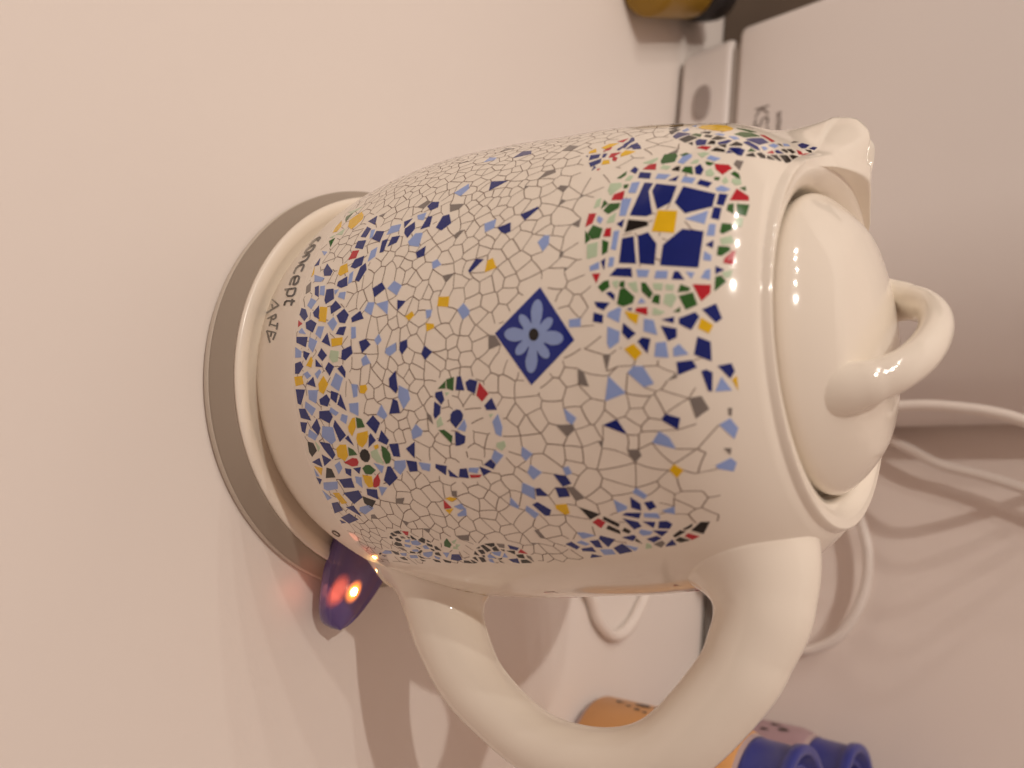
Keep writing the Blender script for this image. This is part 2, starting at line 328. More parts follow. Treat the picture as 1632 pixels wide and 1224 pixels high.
# ---------------------------------------------------------------- printed mosaic tiles (outline of every tile, measured on the photograph, carried onto the kettle's wall)
TILES = '''
@880,170,3.498
Y590,578 698,582 680,705 555,695
B515,424 563,428 538,470 558,598 525,612 433,606
B580,430 695,442 660,535 585,572 558,470
B730,445 912,487 893,558 740,595 684,535
K425,630 530,640 537,662 405,702
L870,580 850,655 740,625
B725,682 845,695 815,898 602,885 618,770
B478,720 535,700 582,765 570,882 487,875
B390,735 455,722 468,875 373,872
B490,366 553,370 545,402 478,398
L590,375 660,380 630,405 575,402
B648,412 708,385 690,415
L735,390 800,400 780,428 718,420
B825,406 893,425 868,450 806,432
L910,455 945,440 995,462 960,475 920,470
B930,485 980,490 955,553 915,545
B900,560 945,565 930,632 885,622
L875,655 912,655 905,720 860,720
B855,770 900,745 895,790
L848,805 888,830 885,860 842,855
B910,888 960,910 910,935
L855,910 882,905 880,965 828,955
L745,920 795,925 775,960
B680,918 705,918 738,965 668,962
L580,915 645,915 640,958 570,958
L470,908 543,910 530,950 478,950
B360,900 442,900 447,950 320,942
L320,840 347,840 340,890 312,895
B272,862 297,845 290,912
L210,890 262,865 262,905 212,917
L345,695 375,690 355,800 328,795
B360,655 403,627 390,675
L390,515 443,512 410,608 375,610
L445,425 490,420 465,482 425,480
B460,335 482,350 465,375 435,360
G362,400 417,360 412,382 380,402
P405,412 430,385 455,388 435,412
G400,437 428,432 418,455 398,457
P325,430 385,425 390,445 325,495 310,470
R345,490 405,468 395,520 330,522
G290,520 312,540 272,572
P250,520 275,510 265,555 232,568
G318,542 380,537 372,565 312,600 285,580
P318,618 358,590 345,645 302,650
R205,598 247,595 225,650 185,672
L258,608 285,625 268,655 248,635
G228,660 282,680 265,732 220,740 198,708
R300,680 330,676 325,725 285,725
G185,690 215,740 184,765
G280,742 315,755 308,810 278,828
P195,770 255,755 250,835 195,850
R222,932 268,930 247,985
G285,975 315,966 320,1005 280,1035 255,1005
P335,975 372,968 360,1018 340,995
G378,975 405,972 403,1008 375,1005
B300,1040 325,1030 350,1050 345,1080
P420,985 470,975 480,1035 455,1030
G378,1018 405,1010 460,1060 450,1095 395,1115 362,1100
G497,982 520,980 562,1040 545,1072 500,1030
P560,985 618,985 612,1025 570,1018
P632,990 680,993 675,1025 635,1022
G570,1048 602,1050 598,1102 555,1090
P630,1045 675,1040 695,1065 665,1120 620,1095
L497,1065 522,1092 478,1098
R470,1122 530,1118 532,1162 462,1142
P565,1120 630,1145 600,1162 560,1160
G715,990 770,1010 765,1028 700,1035
G705,1055 785,1035 810,1105 745,1132
R782,990 885,993 882,1040 832,1085
G675,1145 715,1115 713,1145
G910,950 940,940 970,975 905,1030
P945,925 1005,910 995,950 965,955
R1005,805 1022,805 1012,885 955,870 960,845
G925,778 985,780 995,800 945,832 918,828
P935,735 1000,720 1015,760 945,770
G945,650 1000,655 1003,685 950,710 935,700
P1030,618 1065,622 1055,672 1012,655
G1028,542 1100,548 1080,610 1032,600
G980,545 1012,540 1012,598 972,578
R1028,458 1095,500 1097,525 990,522
G1045,455 1078,445 1080,470
P1005,400 1050,405 1055,435 1020,438 1000,420
G995,375 1015,360 1040,375 1050,402 1030,398
P945,415 965,390 985,420 960,430
G905,393 935,395 930,412 902,408
R905,320 985,325 1003,345 950,380 912,350
P855,360 885,345 905,375 890,390 858,385
G855,305 905,315 880,330 858,322
B795,340 825,320 845,352 828,382 800,375
G740,335 780,335 785,378 720,362
K690,335 715,332 708,360 664,355
P620,325 665,335 640,352 602,345
R540,325 582,318 577,353 505,350
G625,268 690,260 700,275 683,308 610,320 605,305
P505,315 590,285 590,295 555,320
L730,275 775,265 780,280 730,320 700,312
G712,270 745,258 765,262 735,278
P810,262 850,255 880,262 835,285
P790,300 820,295 812,315 772,318
L860,290 880,272 940,290 905,305
B188,278 200,272 200,280
B215,272 270,265 260,285 205,300
B205,315 275,290 270,312 215,338
B220,358 235,330 245,340
R248,350 270,345 255,357
Y285,300 318,298 322,318 275,325
R340,278 365,285 355,305 335,300
B285,265 308,262 295,282 278,285
R330,262 385,255 340,282 315,285
Y385,262 410,245 465,250 420,270 380,280
B360,240 390,222 400,225 372,245
B400,210 430,192 445,195 405,232 390,228
B440,175 457,172 460,190 415,215
B440,215 475,202 485,215 412,238
B445,228 490,215 497,235 450,238
R365,195 425,178 395,200
Y275,230 320,208 370,205 300,240
R305,235 335,225 325,240 282,252
Y210,250 245,235 248,255 205,262
@880,420,4.08
B275,248 375,255 335,305 290,282
B270,318 332,335 328,388 266,378
L365,318 430,285 450,290 435,385 358,345
B485,295 518,286 515,308
Y470,308 565,330 550,395 500,360
L598,358 660,368 685,465 595,440
B710,365 795,345 790,388
B825,355 930,315 958,345 905,432 825,392
B975,298 1065,260 1105,358 1065,385
Y968,352 1048,400 1020,455 948,420
L360,410 440,442 435,510 375,555 358,520
B462,385 545,455 495,495 455,450
B707,405 810,422 810,480 755,505
B585,478 640,490 620,585 555,505
L675,515 740,508 757,612 665,605
L787,550 825,522 888,590 790,605
Y530,520 585,582 540,630 468,555
B945,475 1030,508 1037,635 922,592
B808,640 910,627 942,675 820,725
B1075,665 1165,648 1188,700 1158,748
B970,700 1000,688 1043,708 1040,832 1015,828
L1100,735 1170,825 1060,832
Y1170,755 1200,730 1210,825
~L530,665 590,668 662,780 598,805 490,710
~L365,730 480,842 345,895
~L110,365 185,355 185,410 112,415
~E330,590 380,590 355,700
~E168,682 205,705 238,800 170,785
~L75,940 158,1005 130,1050 95,1020
~E25,1050 135,1045 148,1080 98,1128
~B330,1050 420,1012 488,1112
~E805,712 815,740 748,762
~E890,875 970,860 1022,945 935,1008
~E1143,940 1170,938 1165,992 1148,985
~B735,977 832,1005 818,1080 710,1015
~L1085,1048 1158,1005 1210,1070 1185,1140
~L695,1090 760,1130 805,1205 650,1165
~E300,1155 332,1150 325,1200
@880,650,4.08
~E490,272 562,270 582,310 540,355 505,315
~L1062,375 1162,325 1200,355 1180,412 1080,395
~E1115,262 1165,262 1158,305
~Y790,365 855,405 812,455 762,405
~L68,388 105,380 130,425 90,440
~B8,430 90,442 125,492 70,512
~E92,512 140,515 215,585 155,605
~B20,518 90,520 115,575 45,582
~Y20,630 95,625 115,685 85,695 25,655
~L545,518 620,570 598,592 522,550
~L400,597 488,640 485,660 425,680
B508,580 575,625 580,668 515,648
B597,615 650,605 678,645 632,665
~L715,668 795,640 798,690 740,680
~K175,645 312,692 250,725
R300,718 347,745 318,782 262,742
K335,705 440,755 432,775 330,725
K365,762 440,798 445,820 352,785
B455,695 480,682 580,682 565,718
L595,685 685,685 705,718 600,710
B458,718 560,742 582,770 535,790
K470,778 512,800 500,817 455,800
B590,738 672,742 660,780
B695,738 745,735 782,755 765,785 690,782
L575,790 655,805 635,825 590,830 565,810
B655,797 755,800 715,835
B615,852 680,832 710,848 660,875
B455,842 530,825 547,840 525,865
K550,850 585,882 537,862
E660,885 715,862 735,880 710,908
~L160,810 205,810 280,830 200,850
B245,865 300,858 328,910 285,905
B312,830 410,855 365,905 305,850
L160,875 190,862 243,885 220,895
B88,885 125,870 180,905 160,920
B190,915 260,905 285,935 200,930
L310,920 390,920 412,950 340,955
B400,910 455,882 522,932 440,950
B258,950 325,965 248,975
L470,890 560,910 540,930
P612,880 640,885 650,910 607,915
B737,895 780,855 810,890 745,900
K800,860 830,840 895,860 835,875
R862,832 885,815 958,835 910,858
K785,830 830,795 868,805 800,842
K850,788 915,752 905,775 870,792
K905,795 965,742 1025,740 985,818
@560,450,4.08
G563,692 612,640 612,690
G618,630 668,615 662,705 622,690
B687,612 712,610 735,703 678,700
B742,650 770,628 820,642 803,725 755,700
R832,650 892,725 852,775 813,735
B865,800 912,750 947,828 880,830
L918,905 953,855 982,940 975,1003 940,985
P895,858 925,855 905,880
P945,1045 995,1030 1005,1065 980,1095 945,1070
L930,1090 990,1125 945,1182 912,1145
B905,1148 940,1185 925,1215 862,1185
B548,715 590,706 605,765 585,795 545,745
B540,775 582,805 577,855 545,888 535,865
P555,905 580,870 598,925 560,945
P610,715 640,715 618,738
B645,860 660,838 685,825 710,832 727,860 722,895 680,948 645,905
L690,955 735,890 750,935 740,970
G568,960 605,958 658,998 652,1048
B675,968 742,1000 738,1045 705,1060 678,1062
B548,1181 620,1194 615,1253 548,1206
B630,1216 700,1271 640,1261
B705,1213 750,1209 765,1273 700,1266
L765,1206 830,1206 820,1241 762,1231
R770,1251 848,1251 835,1268 780,1271
B832,1196 910,1228 860,1258
L437,1168 515,1181 510,1228 460,1216
B357,1156 425,1166 432,1228 380,1231
B355,1081 412,1036 412,1144
B245,1051 305,1046 318,1134 275,1131
B195,961 245,1026 230,1056 175,1031
B97,916 140,864 187,916 160,984
L280,1161 350,1156 355,1201 320,1251 280,1211
B235,1196 255,1196 302,1271 250,1323 212,1286
~L420,921 465,966 455,996 400,1021 390,966
~L195,795 235,866 215,891 165,860
~B270,757 300,770 317,850 247,855
~L310,670 370,700 382,760 340,825 305,745
~B287,575 302,690 290,722 248,680 245,625
~B475,410 527,452 480,505 455,465
~B315,390 362,370 365,420 330,470 313,440
~L225,430 290,392 292,445 250,480 220,460
~B50,385 95,367 125,405 70,460
~L150,375 180,335 197,375 170,410
~L65,500 95,470 125,525 75,545
~Y55,670 95,665 105,695 85,725 57,720
~L0,660 40,665 40,740 15,750
~Y568,95 638,92 630,160 560,155
~Y350,222 395,188 410,215 375,250
~B300,115 355,122 300,185
~L485,180 525,178 515,220 490,238
~Y485,265 535,270 540,295 490,320
~L690,180 730,135 770,185 765,210 725,243
~E893,342 935,345 972,405 893,438
~E490,843 520,870 533,922 495,885
~B138,40 200,0 222,40 150,98
~L235,40 280,-10 328,20 295,85
~L85,185 110,130 152,130 130,215
~L162,140 240,118 235,210
B0,230 60,185 80,235 5,260
L0,290 28,290 30,360 0,368
@560,650,4.08
~L1110,250 1180,300 1135,345 1105,310
~L1165,370 1240,420 1185,467 1145,420
~L1112,485 1190,520 1195,595 1108,550
~B1197,525 1225,520 1283,572 1205,572
~B1177,628 1210,612 1300,665 1290,700 1260,700
~L1035,580 1092,640 1085,655 1030,630
~L1140,635 1220,690 1195,720 1130,665
~R600,598 652,650 605,655
~Y610,590 640,578 690,590 655,610
~Y610,662 665,655 640,690
~L668,640 715,622 740,655 705,660
~L690,690 745,650 750,700 695,705
~E650,540 685,540 688,578 655,568
~E290,590 345,585 335,625 290,620
~E128,695 150,692 175,722 130,718
~E330,730 375,745 360,770
~E680,832 765,825 765,865 705,852
~E1190,795 1215,793 1265,850 1230,845
~E465,785 515,785 505,815
~E1165,878 1215,880 1185,890
G603,870 620,848 652,890 640,910 605,898
P650,870 685,855 670,885
P680,885 710,890 680,918
P665,900 700,920 660,915
@300,550,3.06
L523,10 552,30 550,60 523,62
B563,28 593,40 575,75 562,55
Y600,55 608,75 600,110 575,100
B650,15 677,50 655,78 632,50
P695,25 735,30 730,80 705,85 688,60
B750,25 795,2 802,40 765,75 747,68
B522,90 548,80 562,105 540,140 522,140
L563,140 582,128 600,150 580,165
B622,68 655,108 622,105
B668,115 685,83 712,105 690,150
B728,115 750,97 768,130 765,160
L618,140 640,118 650,130 630,165
Y518,155 555,150 563,190 525,200
B578,190 610,155 622,205
Y635,190 660,150 683,190 660,240 640,225
L695,195 720,135 755,160 735,225
L795,192 825,190 825,250 805,250
Y838,195 875,205 860,235 838,225
B525,215 570,217 550,292 535,285
L585,220 632,220 625,285 590,265
B640,265 675,240 692,265 680,300 645,290
B697,222 732,235 722,283 695,260
B743,240 772,320 728,290
L573,275 622,310 605,345 570,305
B540,310 570,310 600,368 550,355
L695,303 735,330 720,345 690,325
L785,285 830,280 830,345 790,325
L750,335 778,345 770,385 742,365
B640,322 690,318 705,350 690,382 640,355
B547,375 580,378 570,430 555,420
B628,358 645,405 635,440 602,400
L590,410 632,440 620,465 585,445
L655,395 705,400 720,465 700,485 652,445
B715,365 770,440 740,472 708,395
B765,455 780,440 808,490
Y790,375 800,356 812,352 818,400 800,445 784,420 780,398
G818,352 845,360 862,400 825,405
Y825,430 875,418 878,445 870,475 850,500 828,485 820,455
B868,375 905,342 935,380 910,432 885,410
B890,430 915,465 880,500 882,440
B930,425 948,415 980,455 970,482 925,470
Y905,490 925,483 930,500 912,510
K838,525 848,510 862,506 876,515 886,535 886,555 877,570 862,570 846,558 838,542
P890,520 920,505 935,540 955,580 920,570 896,545
G942,490 965,502 985,530 990,555 982,575 965,580 948,545
G780,497 805,510 825,535 785,540
Y722,505 740,485 770,485 780,540 765,565 730,545
R760,572 800,550 822,553 831,570 826,588 800,592
G850,600 865,585 885,584 915,610 895,630 865,628
L905,575 955,590 945,625
Y850,632 895,640 905,690 880,695 862,670
R905,655 925,627 937,660 932,685 915,695 902,690
B640,470 690,480 718,535 705,557 665,510
K583,470 610,478 628,515 605,545 590,520
P620,470 645,500 635,520
B652,533 698,560 665,590
B605,570 640,550 655,595
L715,585 738,567 752,600 735,630
B765,600 795,605 795,640 770,625
B805,600 842,595 835,628
Y615,590 655,600 650,635
K675,597 700,605 718,645 672,648
L660,670 728,665 730,700 680,710 662,700
L615,605 640,640 625,640
B625,645 652,655 643,680
B735,655 795,648 812,695 760,695
L815,640 845,645 850,695 820,670
B870,700 920,705 928,752 875,730
L930,690 970,695 945,735
Y705,720 735,720 775,770 750,775
B757,720 830,708 850,742 810,775
K850,737 915,760 895,797 860,770
L655,708 700,745 680,757
B700,770 730,765 755,805 715,820
B770,790 805,782 845,835
L838,790 880,780 905,795 865,825 835,808
B745,840 785,820 830,850 785,870
B740,852 770,865 750,870
@300,280,4.08
B1170,298 1230,262 1215,320
B1165,332 1190,345 1155,402 1122,398
L1190,355 1215,350 1200,400 1180,410
B1225,360 1275,362 1245,432 1197,412
L1320,330 1385,315 1370,360 1290,385
B1105,425 1158,420 1135,478 1085,470
B1262,425 1300,410 1270,495 1245,502
B1325,400 1378,390 1355,435 1297,462
R1070,490 1112,485 1090,535 1042,548
B1085,545 1145,522 1130,580 1085,605 1057,595
L1190,490 1230,465 1215,525 1168,560
B1120,595 1155,568 1160,610 1110,690 1085,680
Y990,590 1035,570 1040,625 990,652 975,640
B975,690 1035,655 1035,715 995,730 968,718
L1050,640 1075,620 1065,690 1040,705
B905,572 940,620 925,650 885,652 880,620
L822,645 885,665 865,690 822,690
B1405,300 1460,278 1405,340
B1410,345 1475,300 1475,345 1425,405 1405,375
L1490,260 1550,240 1530,290 1495,285
B1555,200 1585,172 1632,170 1625,205 1575,228
B1560,265 1588,265 1570,330 1510,350
L1430,430 1480,375 1525,372 1500,462 1440,455
~E1490,205 1560,160 1580,170 1530,215
~E1240,262 1285,243 1265,270
B820,590 860,535 850,580
Y800,660 822,595 818,640
~B1480,500 1545,458 1535,520 1490,538
Y1040,330 1050,290 1090,262 1130,235 1140,255 1135,280 1090,325 1060,350
Y940,370 960,335 1000,295 995,330 965,365
G1022,285 1030,265 1070,245 1025,300
P1040,240 1130,205 1060,250
P960,385 1020,345 1000,385
P920,405 955,385 940,405
G915,425 955,405 925,465
L870,490 905,495 885,520
E770,720 800,690 795,750 765,770
B825,725 850,715 848,790 825,775
L860,720 890,715 885,780 855,775
B900,740 945,735 948,800 895,835 887,810
L950,745 980,740 955,775
L985,760 1025,755 1015,805 975,790
L800,795 835,815 800,868 775,845
B925,855 960,812 997,855 930,900
B738,860 765,870 778,915 755,945 725,905
B812,890 850,845 855,935 820,915
Y858,852 905,855 895,955 848,945
R718,940 742,962 715,985
B765,955 800,935 835,960 810,1020 768,995
L905,960 945,920 970,960 940,1010
B965,910 1015,865 1045,905 1020,960 985,955
B1055,908 1120,880 1142,935 1090,955 1055,945
B960,1030 985,985 1028,980 1010,1038
L845,980 885,980 860,1060 828,1030
L718,1015 740,990 765,1030 725,1025
L1040,985 1095,980 1090,1075 1030,1070
B705,1048 777,1048 765,1115 705,1085
L790,1050 840,1075 810,1150 782,1110
B868,1080 905,1022 925,1110
Y930,1060 1005,1050 1000,1100 935,1112
B748,1145 790,1150 770,1200 750,1185
B840,1160 865,1122 905,1160 875,1208
B1015,1115 1060,1105 1070,1140 1030,1195 998,1195
~B1110,1075 1150,1062 1187,1100 1130,1155
~L1205,1080 1235,1035 1257,1080 1225,1110
~L1280,1140 1350,1090 1350,1150 1310,1175
~B1525,1105 1590,1150 1535,1195
@560,200,4.08
B550,665 595,590 638,578 650,635 585,683
~E440,520 485,488 515,492 450,540
~E642,515 735,510 700,545 642,562
~L668,440 765,380 765,410 710,460
~B910,365 1018,360 895,425
~B1100,580 1215,528 1218,540 1128,618
~L865,640 942,610 930,665 870,695
~B950,665 1037,632 1035,690 1000,705 975,695
~L1212,760 1255,715 1288,715 1285,770 1245,820
~E665,715 705,685 735,680 680,740
~L525,890 560,870 585,905 530,935
~B760,945 810,868 862,870 770,960
~Y885,878 920,862 945,925 868,955
~E592,978 672,960 615,1022
~E1215,350 1270,298 1325,285 1330,305
~E1340,410 1360,390 1415,395 1378,435
~E1345,525 1365,480 1398,490
~E1430,645 1495,605 1480,662
~E1125,415 1130,395 1155,395
~E1480,475 1495,450 1520,455
~E1350,870 1360,820 1385,820 1370,850
~E1385,950 1385,925 1412,925
~B1050,212 1115,170 1172,165 1168,185
~L860,240 900,210 945,210 930,225
~E1370,165 1420,130 1480,135 1430,165
~E970,170 1010,148 1060,150
~E700,250 755,230 765,235
@1050,185,11.657
K215,152 300,140 465,145 330,165
K190,200 270,175 455,163 460,185 300,205
K180,245 300,210 385,218 310,242
K190,285 310,250 405,255 235,345
L430,275 540,225 570,260 480,295
B258,380 360,305 590,330 420,380 315,425
K370,435 560,358 720,405 490,495
G600,350 690,325 800,345 765,390
K550,510 632,480 630,545
B675,475 740,430 895,445 865,535 700,550
K770,310 880,290 980,290 940,330
K838,385 870,350 1005,365 960,400
K975,430 1080,372 1250,412 1110,442
L1035,340 1120,325 1225,345 1190,370
Y735,215 800,182 950,168 1100,168 1250,178 1390,232 1350,265 1200,290 1000,265 800,240
L620,190 720,168 690,200
K900,520 970,455 1050,465 1045,525
B1100,490 1290,445 1360,460 1260,515 1100,525
K1110,545 1255,530 1248,590
R700,590 800,560 970,572 885,635
K965,645 1060,585 1230,630 1220,672
B1240,685 1300,640 1375,685
B1295,610 1340,585 1500,590 1600,635 1540,740 1460,725
K1300,550 1440,475 1560,525 1540,555
L1300,380 1420,380 1500,430 1400,440
~E180,700 370,610 340,690
~E1390,890 1440,820 1575,845 1500,1010
@1170,190,11.657
G0,280 130,240 330,260 480,320 200,338
G40,168 200,190 420,243 300,243
B210,372 350,355 520,355 640,438 470,478
B165,432 250,405 440,510 480,585 400,560
R480,295 560,300 760,415 700,428 620,370
L500,515 570,510 630,550 560,585
L635,490 730,455 830,495 760,540
L905,455 1000,470 1040,500 930,500
K795,460 850,460 910,512
G245,605 310,540 405,600
K225,660 350,625 405,705 220,685
K410,640 495,620 580,680 580,735 500,715
R605,630 710,580 745,640
B750,585 810,575 920,640 790,635
K870,570 930,555 1005,610 980,630
K970,560 1060,560 1140,620 1080,640
K612,680 640,680 760,760 612,735
K670,665 790,668 885,780 830,775
K835,670 980,672 1080,785 1060,825 960,815
K1025,675 1080,665 1250,755 1160,790 1110,775
R1160,575 1240,600 1280,660 1200,660
R1300,640 1400,640 1460,740 1380,765 1310,720
B1180,480 1260,445 1400,485 1330,540 1250,540
B1390,545 1470,515 1560,540 1490,575
K1320,570 1430,580 1500,640 1400,620
K1055,435 1110,412 1195,425 1100,445
K1420,690 1530,740 1520,770 1450,730
@580,830,11.657
K545,205 640,180 700,240 600,235
R705,190 830,200 820,270 780,265
K490,235 520,215 610,280 540,285
K475,290 500,275 545,335 485,325
E670,290 730,290 775,325 700,325
K575,325 620,315 700,365 680,385 610,370
K795,290 850,310 845,330
K865,265 980,350 910,345 870,310
K1010,350 1080,305 1140,350 1130,415 1050,385
K1165,350 1250,400 1180,385
K1160,410 1270,450 1280,490 1180,455
K555,430 590,390 690,420 720,470 620,465
L760,360 860,345 850,400 770,390
L870,380 980,360 1070,430 1000,455 900,435
L750,430 880,460 860,495 770,475
E640,490 720,500 800,560 720,545
K960,480 1050,510 1045,525
L1090,470 1150,450 1220,520 1130,520
K1305,470 1350,475 1440,555 1330,530
K1235,510 1310,540 1310,560 1260,545
L890,540 1000,530 1020,570 930,570
K855,565 950,585 960,605 860,595
K985,600 1060,540 1090,560 1050,605
L1100,590 1280,570 1270,640 1200,680 1110,640
K1320,590 1390,585 1440,655 1330,625
L670,600 790,600 790,650 720,645
K510,550 640,590 660,630 590,620
L850,640 980,640 1010,690 870,690
K1005,640 1140,700 1060,690
K665,680 740,675 820,730 740,720
K1045,715 1150,745 1100,750
K1280,710 1400,740 1430,770 1340,760
L1310,650 1420,690 1400,715 1330,690
L1470,590 1590,595 1545,685
L335,590 400,545 500,560 520,605 400,610
K275,610 310,590 330,610 300,630
K340,640 420,650 390,660
@700,830,10.2
P270,390 340,390 380,450 300,440
B205,545 325,545 375,630 300,650 190,625
K60,625 200,665 190,685 100,670
K400,645 480,650 545,690 410,680
K735,375 890,360 905,400 850,425
K605,445 655,415 665,445
K670,400 720,390 845,480 780,505
K860,445 915,410 980,485 890,490
K630,475 710,470 750,530 690,540
K565,540 580,490 650,565
K690,565 740,560 745,595
K540,600 590,585 640,660
K640,590 720,595 765,660 700,670
K510,630 620,680 560,690
E930,370 1060,380 1065,440 980,430
B1115,390 1295,440 1270,480 1150,455
K1000,465 1065,470 1060,495
K1095,485 1230,490 1235,545
R1280,515 1325,460 1440,535
K1250,550 1360,545 1395,610 1290,595
E1415,560 1490,580 1540,665 1440,600
L850,510 1010,500 990,575 900,550
L785,570 820,540 920,600 810,605
L1030,590 1060,520 1120,595
K950,620 1030,600 1010,630
K970,640 1060,685 1000,670
L800,625 860,620 900,680 830,665
B1130,625 1270,610 1310,690 1200,670
K1325,635 1420,630 1510,680 1345,685
'''
# ================================================================ the print on the kettle: tiles, crackle lines, lettering
def hit_wall(px):
    """photo points -> (theta, z) on the kettle's outer wall"""
    px = np.asarray(px, float); D = ray(px); O = CAM-np.array([KX, 0, 0]); n = len(px)
    T0 = np.full(n, .10); ts = np.linspace(.10, .36, 150)
    best = np.full(n, 9.0); tb = np.zeros(n); hit = np.zeros(n, bool); lo = np.zeros(n); hi = np.zeros(n); pv = None
    for t in ts:
        X = O+D*t; z = X[:, 2]; g = np.hypot(X[:, 0], X[:, 1])-body_r(np.arctan2(X[:, 1], X[:, 0]), np.clip(z, .008, .1778))
        g = np.where((z > .1778) | (z < .008), 1.0, g)
        new = (g < 0) & ~hit & (pv is not None)
        lo[new] = t-(ts[1]-ts[0]); hi[new] = t; hit |= new
        bb = (g < best) & ~hit; best[bb] = g[bb]; tb[bb] = t; pv = g
    for _ in range(22):
        m = (lo+hi)/2; X = O+D*m[:, None]; g = np.hypot(X[:, 0], X[:, 1])-body_r(np.arctan2(X[:, 1], X[:, 0]), np.clip(X[:, 2], .008, .1778))
        hi = np.where(g < 0, m, hi); lo = np.where(g < 0, lo, m)
    t = np.where(hit, (lo+hi)/2, tb); X = O+D*t[:, None]
    return np.arctan2(X[:, 1], X[:, 0]), np.clip(X[:, 2], .010, .1775), hit, best
def on_wall(thv, zv, off):
    r_ = body_r(thv, zv); e = 1e-4
    dr = (body_r(thv, zv+e)-body_r(thv, zv-e))/(2*e); dt = (body_r(thv+e, zv)-body_r(thv-e, zv))/(2*e)/r_
    c, s = np.cos(thv), np.sin(thv)
    N = np.stack([c+dt*s, s-dt*c, -dr], 1); N /= np.linalg.norm(N, axis=1)[:, None]
    return np.stack([r_*c, r_*s, zv], 1)+N*off

C_ = dict(B=(.011, .022, .175), L=(.29, .40, .74), Y=(.80, .50, .015), R=(.50, .022, .035), G=(.035, .125, .028), P=(.50, .64, .46), K=(.016, .013, .012), E=(.22, .195, .18))
NAMES = dict(B='navy', L='light_blue', Y='yellow', R='red', G='green', P='pale_green', K='black', E='grey')
MT = {k: mat(NAMES[k]+'_print', c, 0.12, 0.35, var=0.10, vscale=260) for k, c in C_.items()}

tiles = []                                           # (colour, lone?, photo polygon)
for line in TILES.strip().splitlines():
    if line[0] == '@': ox, oy, sc = map(float, line[1:].split(',')); continue
    lone = line[0] == '~'; s = line[1:] if lone else line
    P = np.array([[float(a) for a in q.split(',')] for q in s[1:].split()])/sc+np.array([ox, oy])
    tiles.append((s[0], lone, P))
def inside(p, P):
    x, y = p; c = False; n = len(P)
    for i in range(n):
        x1, y1 = P[i]; x2, y2 = P[(i+1) % n]
        if (y1 > y) != (y2 > y) and x < (x2-x1)*(y-y1)/(y2-y1)+x1: c = not c
    return c
kept = []
for t_ in tiles:
    c = t_[2].mean(0)
    if any(inside(c, k[2]) or inside(k[2].mean(0), t_[2]) for k in kept): continue
    kept.append(t_)
tiles = kept
def area(P): x, y = P[:, 0], P[:, 1]; return abs((x*np.roll(y, -1)-y*np.roll(x, -1)).sum())/2

def fill(P, step=9.0, grid=13.0):
    """outline -> denser outline + inner points, triangulated"""
    pts = []
    for i in range(len(P)):
        a, b = P[i], P[(i+1) % len(P)]; k = max(1, int(np.linalg.norm(b-a)/step))
        pts += [a+(b-a)*j/k for j in range(k)]
    nb = len(pts); lo, hi = P.min(0), P.max(0)
    for x in np.arange(lo[0]+grid/2, hi[0], grid):
        for y in np.arange(lo[1]+grid/2, hi[1], grid):
            p = np.array([x, y])
            if inside(p, P) and min(np.linalg.norm(np.array(q)-p) for q in pts[:nb]) > grid*.42: pts.append(p)
    ed = [(i, (i+1) % nb) for i in range(nb)]
    r_ = delaunay_2d_cdt([Vector((float(q[0]), float(q[1]))) for q in pts], ed, [], 1, 1e-4)
    return np.array([[v.x, v.y] for v in r_[0]]), [tuple(f) for f in r_[2]]
def shell(V2, F2, tz, off):
    """surface patch with a thin edge sunk into the glaze"""
    thv, zv = tz; top = on_wall(thv, zv, off)
    cnt = {}
    for f in F2:
        for i in range(len(f)):
            a, b = f[i], f[(i+1) % len(f)]; k = (min(a, b), max(a, b)); cnt.setdefault(k, []).append((a, b))
    bd = [e[0] for e in cnt.values() if len(e) == 1]
    nv = len(top); low = on_wall(thv, zv, -.00008)
    idx = {}; V = list(top)
    for a, b in bd:
        for q in (a, b):
            if q not in idx: idx[q] = len(V); V.append(low[q])
    # orient: first face normal must point out
    F = list(F2)
    a, b, c = (top[q] for q in F[0][:3]); n = np.cross(b-a, c-a)
    flip = n@np.array([a[0], a[1], 0]) < 0
    F = [f[::-1] if flip else f for f in F]
    nf = len(F)
    for a, b in bd: F.append((idx[a], idx[b], b, a) if not flip else (a, b, idx[b], idx[a]))
    return V, F, bd, nf
def patch(name, polys, m, parent, off=.00010, mats=None, step=9, grid=13, outline=None):
    V = []; F = []; MI = []; SE = []
    for k, P in enumerate(polys):
        V2, F2 = fill(P, step, grid)
        if not F2: continue
        a, z, h, b = hit_wall(V2)
        v, f, bd, nf = shell(V2, F2, (a, z), off)
        o_ = len(V); V += v; F += [tuple(q+o_ for q in g) for g in f]; MI += [mats[k] if mats else 0]*len(f); SE += [(x+o_, y+o_) for x, y in bd]
    o = kpart(link_mesh(name, V, F, m)); o.data.polygons.foreach_set('material_index', MI)
    keys = {(min(e), max(e)) for e in SE}; at = o.data.attributes.new('sharp_edge', 'BOOLEAN', 'EDGE')
    at.data.foreach_set('value', [tuple(sorted(e.vertices)) in keys for e in o.data.edges]); o.data.update()
    return o
order = sorted(range(len(tiles)), key=lambda i: -area(tiles[i][2]))
for i in order[:296]: patch('mosaic_tile', [tiles[i][2]], MT[tiles[i][0]], kettle)
CK = list(MT)
rest = [i for i in order[296:]]
o = patch('small_mosaic_tiles', [tiles[i][2] for i in rest], [MT[k] for k in CK], kettle, mats=[CK.index(tiles[i][0]) for i in rest]); o['kind'] = 'stuff'

